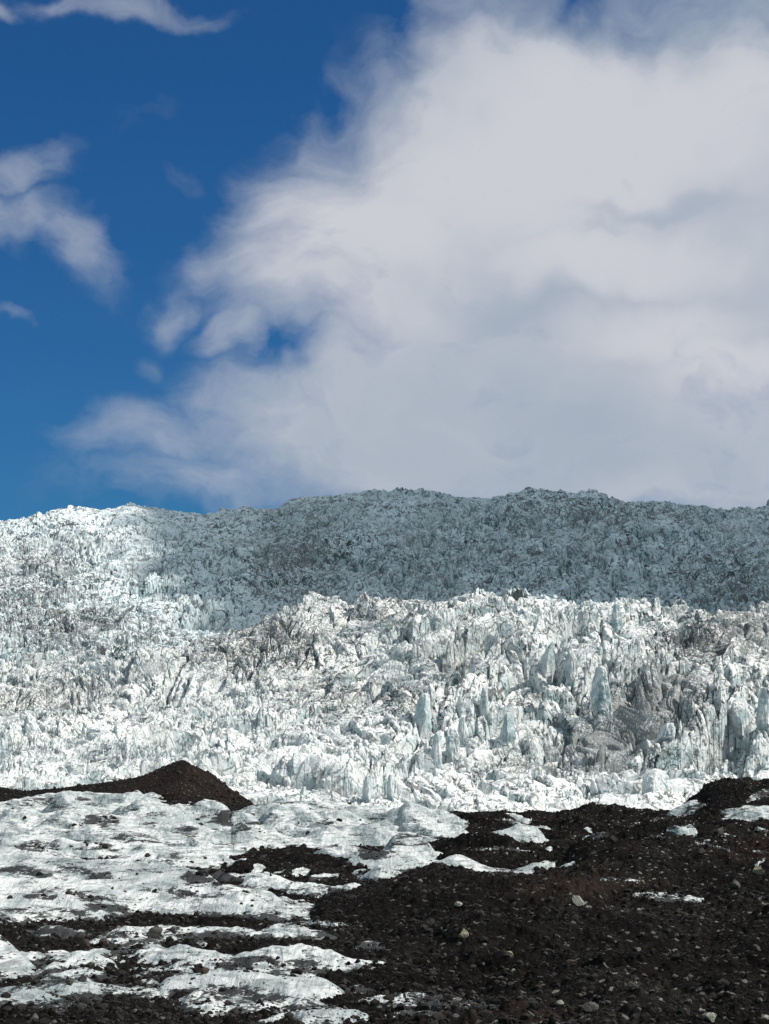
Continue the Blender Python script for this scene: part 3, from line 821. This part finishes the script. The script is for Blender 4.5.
def cloud():
    HC = 1750.0
    n = 260
    cx, cy, rx, ry = 655.0, 1500.0, 790.0, 560.0      # footprint of the shadow on ground of height ~150
    g = np.linspace(-1.15, 1.15, n)
    A, Bq = np.meshgrid(g, g)
    gx, gy_ = cx + A*rx, cy + Bq*ry
    rad = (np.abs(A)**3 + np.abs(Bq)**3)**(1/3)
    nz = fbm(gx/260, gy_/260, 4, 501)*0.08 + fbm(gx/60, gy_/60, 3, 511)*0.05
    d = 1.0 - rad + nz
    k = (HC - 150)/sd[2]
    X_, Y_ = gx + sd[0]*k - (gy_-1445)*0.32, gy_ + sd[1]*k
    th = np.sqrt(np.clip(d, 0, 1))
    bump = (fbm(gx/150, gy_/150, 4, 521, ridge=True)*60 + 60)*th
    top = HC + 260*th + bump*1.6; bot = HC - 60*th - bump*0.3
    Vt = np.stack([X_, Y_, top], -1).reshape(-1, 3); Vb = np.stack([X_, Y_, bot], -1).reshape(-1, 3)
    q = grid_faces(n, n, d > -0.02)
    qq = np.concatenate([q, q[:, ::-1] + n*n])
    al = sstep(0.0, 0.16, d + fbm(gx/35, gy_/35, 4, 531)*0.05)
    al = np.concatenate([al.ravel(), al.ravel()])
    m, nt, out = new_mat('cloud_vapour'); b = NB(nt)
    tr = b.n('ShaderNodeBsdfTransparent'); df = b.n('ShaderNodeBsdfDiffuse'); df.inputs[0].default_value = (.9, .9, .9, 1)
    tl = b.n('ShaderNodeBsdfTranslucent'); tl.inputs[0].default_value = (.85, .87, .9, 1)
    m1 = b.n('ShaderNodeMixShader'); m1.inputs[0].default_value = .75; b.l(df.outputs[0], m1.inputs[1]); b.l(tl.outputs[0], m1.inputs[2])
    m2 = b.n('ShaderNodeMixShader'); b.l(b.math('MULTIPLY', b.attr('cover'), 0.93), m2.inputs[0]); b.l(tr.outputs[0], m2.inputs[1]); b.l(m1.outputs[0], m2.inputs[2])
    b.l(m2.outputs[0], out.inputs[0])
    V2, q2, at = compact(np.concatenate([Vt, Vb]), qq, {'cover': al})
    o = mesh_np('cloud', V2, q2, m, True, at)
    o['kind'] = 'structure'
cloud()

# ------------------------------------------------------------------ sky
w = bpy.data.worlds.new('World'); scn.world = w; w.use_nodes = True
nt = w.node_tree; nt.nodes.clear(); b = NB(nt)
out = nt.nodes.new('ShaderNodeOutputWorld'); bg = nt.nodes.new('ShaderNodeBackground'); b.l(bg.outputs[0], out.inputs[0])
bg.inputs[1].default_value = 0.10
sk = nt.nodes.new('ShaderNodeTexSky'); sk.sky_type = 'NISHITA'; sk.sun_disc = False
sk.sun_elevation = EL; sk.sun_rotation = AZ
sk.altitude = 300; sk.air_density = 1.0; sk.dust_density = 0.3; sk.ozone_density = 2.5
hs = b.n('ShaderNodeHueSaturation'); b.l(sk.outputs[0], hs.inputs['Color'])
hs.inputs['Saturation'].default_value = 1.1; hs.inputs['Value'].default_value = 0.80
skyc = b.mix(1.0, hs.outputs[0], (0.16, 0.46, 0.74), 'MULTIPLY')
tc = nt.nodes.new('ShaderNodeTexCoord')
sep = b.n('ShaderNodeSeparateXYZ'); b.l(tc.outputs['Generated'], sep.inputs[0])
az = b.math('ARCTAN2', sep.outputs[0], sep.outputs[1]); el = b.math('ARCSINE', sep.outputs[2])
cmb = b.n('ShaderNodeCombineXYZ')
SC = 2.133                                        # one unit = 1000 pixels of the photograph near its middle
b.l(b.math('MULTIPLY', az, SC), cmb.inputs[0]); b.l(b.math('MULTIPLY', el, SC), cmb.inputs[1])
C0 = cmb.outputs[0]
def sky_xy(px, row):
    return math.atan((px-CX)/F)*SC, math.atan((HOR-row)/F)*SC
_, wc = b.noise(C0, 5.0, 3, 0.55); _, wf = b.noise(C0, 18.0, 4, 0.6)
def addv(v, c, s):
    sb = b.n('ShaderNodeVectorMath', operation='SUBTRACT'); b.l(c, sb.inputs[0]); sb.inputs[1].default_value = (.5, .5, .5)
    m = b.n('ShaderNodeVectorMath', operation='SCALE'); b.l(sb.outputs[0], m.inputs[0]); m.inputs['Scale'].default_value = s
    a_ = b.n('ShaderNodeVectorMath', operation='ADD'); b.l(v, a_.inputs[0]); b.l(m.outputs[0], a_.inputs[1]); return a_.outputs[0]
CW = addv(addv(C0, wc, 0.16), wf, 0.035)
def blob(vec, px, row, rx, ry, rot=0.0, inner=0.25, amp=1.0):
    x, y = sky_xy(px, row)
    mp = b.n('ShaderNodeMapping', vector_type='TEXTURE'); b.l(vec, mp.inputs[0])
    mp.inputs[1].default_value = (x, y, 0); mp.inputs[2].default_value = (0, 0, rot); mp.inputs[3].default_value = (rx/1000, ry/1000, 1)
    fl = b.n('ShaderNodeVectorMath', operation='MULTIPLY'); b.l(mp.outputs[0], fl.inputs[0]); fl.inputs[1].default_value = (1, 1, 0)
    ln = b.n('ShaderNodeVectorMath', operation='LENGTH'); b.l(fl.outputs[0], ln.inputs[0])
    return b.rng(ln.outputs['Value'], 1.3, inner, 0.0, amp)
def total(vec, lst):
    s = None
    for a_ in lst:
        v = blob(vec, *a_); s = v if s is None else b.math('MAXIMUM', s, v)
    return s
cov = total(CW, [
 (620,230,350,200,0,.7,1.15), (345,240,160,105,.4,.4,1.0),(395,160,105,75,.6,.3,.95), (450,130,100,85,.6,.4,.9), (600,420,400,115,0,.65,1.1),
 (700,40,300,80,0,.4,.72), (480,30,80,60,.3,.3,.62),
 (150,440,130,50,.1,.1,.52), (200,490,190,50,0,.1,.50), (235,400,90,45,0,.2,.55),
 (232,335,50,34,-.2,.0,.72), (184,300,32,46,-.8,.0,.55), 
 (10,215,130,50,0,.0,.60), (25,160,90,34,.4,.0,.58), (88,240,85,56,-.6,.0,.56),
 (130,5,120,20,0,.1,.50), (10,12,40,14,0,.2,.45), (150,110,50,22,.5,.2,.17), (190,180,40,20,0,.2,.22), (0,325,30,12,0,.2,.33), (300,120,50,28,.9,.2,.42), (155,355,20,26,0,.2,.22),
 (980,330,260,330,0,.4,.9),(-420,360,240,120,0,.3,.7),
])
hole = total(CW, [(272,362,46,20,-.1,.0,.42), (572,12,34,22,0,.1,.35), (400,50,22,45,.2,.1,.25)])
# detail of the vapour: broad lumps, then wisps
nA, _ = b.noise(b.map(CW, scale=(1, 1.25, 1)), 7.0, 7, 0.58, 0.25)
nB, _ = b.noise(b.map(CW, rot=(0, 0, 0.5), scale=(1, 2.0, 1)), 20.0, 9, 0.62, 0.15)
dens = b.math('SUBTRACT', cov, hole)
dens = b.math('ADD', dens, b.math('MULTIPLY', b.math('SUBTRACT', nA, 0.5), 0.95))
dens = b.math('ADD', dens, b.math('MULTIPLY', b.math('SUBTRACT', nB, 0.5), 0.55))
al = b.rng(dens, 0.12, 1.05, 0.0, 1.0, smooth=False)
al = b.math('MULTIPLY', al, b.rng(cov, 0.0, 0.45))
al = b.math('MULTIPLY', al, 0.97)
# unseen cloud over the rest of the sky, added as fill for the shadows
far_n, _ = b.noise(tc.outputs['Generated'], 3.0, 6, 0.55)
el_out = b.math('MAXIMUM', b.rng(b.math('ABSOLUTE', az), 0.30, 0.55), b.rng(el, 0.42, 0.60))
al2 = b.math('MULTIPLY', b.math('MULTIPLY', b.rng(far_n, 0.40, 0.54), el_out), 0.95)
alpha = b.math('MAXIMUM', al, al2)
# brightness of the cloud: sunlit shoulders and greyer undersides
nC, _ = b.noise(b.map(CW, scale=(1, 1.7, 1)), 5.0, 6, 0.55, 0.3)
lit = total(CW, [(560,150,260,90,.2,.1,.55), (650,320,120,34,0,.1,.42), (740,350,90,30,.1,.1,.42), (380,230,120,110,.4,.1,.5), (640,120,200,70,0,.1,.6), (600,250,160,40,0,.1,.45)])
shd = total(CW, [(650,195,110,13,-.05,.1,.26), (520,300,230,36,-.05,.1,.20), (640,10,250,50,0,.1,.38), (560,440,400,90,0,.1,.16), (390,190,40,20,0,.1,.15)])
br = b.math('ADD', 0.50, b.math('SUBTRACT', lit, shd))
br = b.math('ADD', br, b.math('MULTIPLY', b.math('SUBTRACT', nC, 0.5), 0.7))
cc = b.mix(b.rng(br, 0.1, 1.0), (3.4, 4.0, 4.8), (5.65, 5.75, 6.2))
cc = b.mix(el_out, cc, (5.6, 6.8, 7.1))  # cloud out of view brightened and tinted as added fill light
b.l(b.mix(alpha, skyc, cc), bg.inputs[0])

# ------------------------------------------------------------------ camera
cam = bpy.data.cameras.new('camera'); co = link(bpy.data.objects.new('camera', cam))
cam.sensor_fit = 'VERTICAL'; cam.sensor_height = 36.0; cam.lens = 36.0*F/1024
cam.shift_y = (HOR-512)/1024
co.location = (0, 0, EYE); co.rotation_euler = (math.radians(90), 0, 0)
cam.clip_start = 0.5; cam.clip_end = 30000
scn.camera = co

scn.view_settings.view_transform = 'Standard'; scn.view_settings.look = 'None'
scn.view_settings.exposure = 0.12; scn.view_settings.gamma = 1.0
scn.cycles.use_denoising = True
scn.cycles.max_bounces = 5; scn.cycles.diffuse_bounces = 3; scn.cycles.glossy_bounces = 2
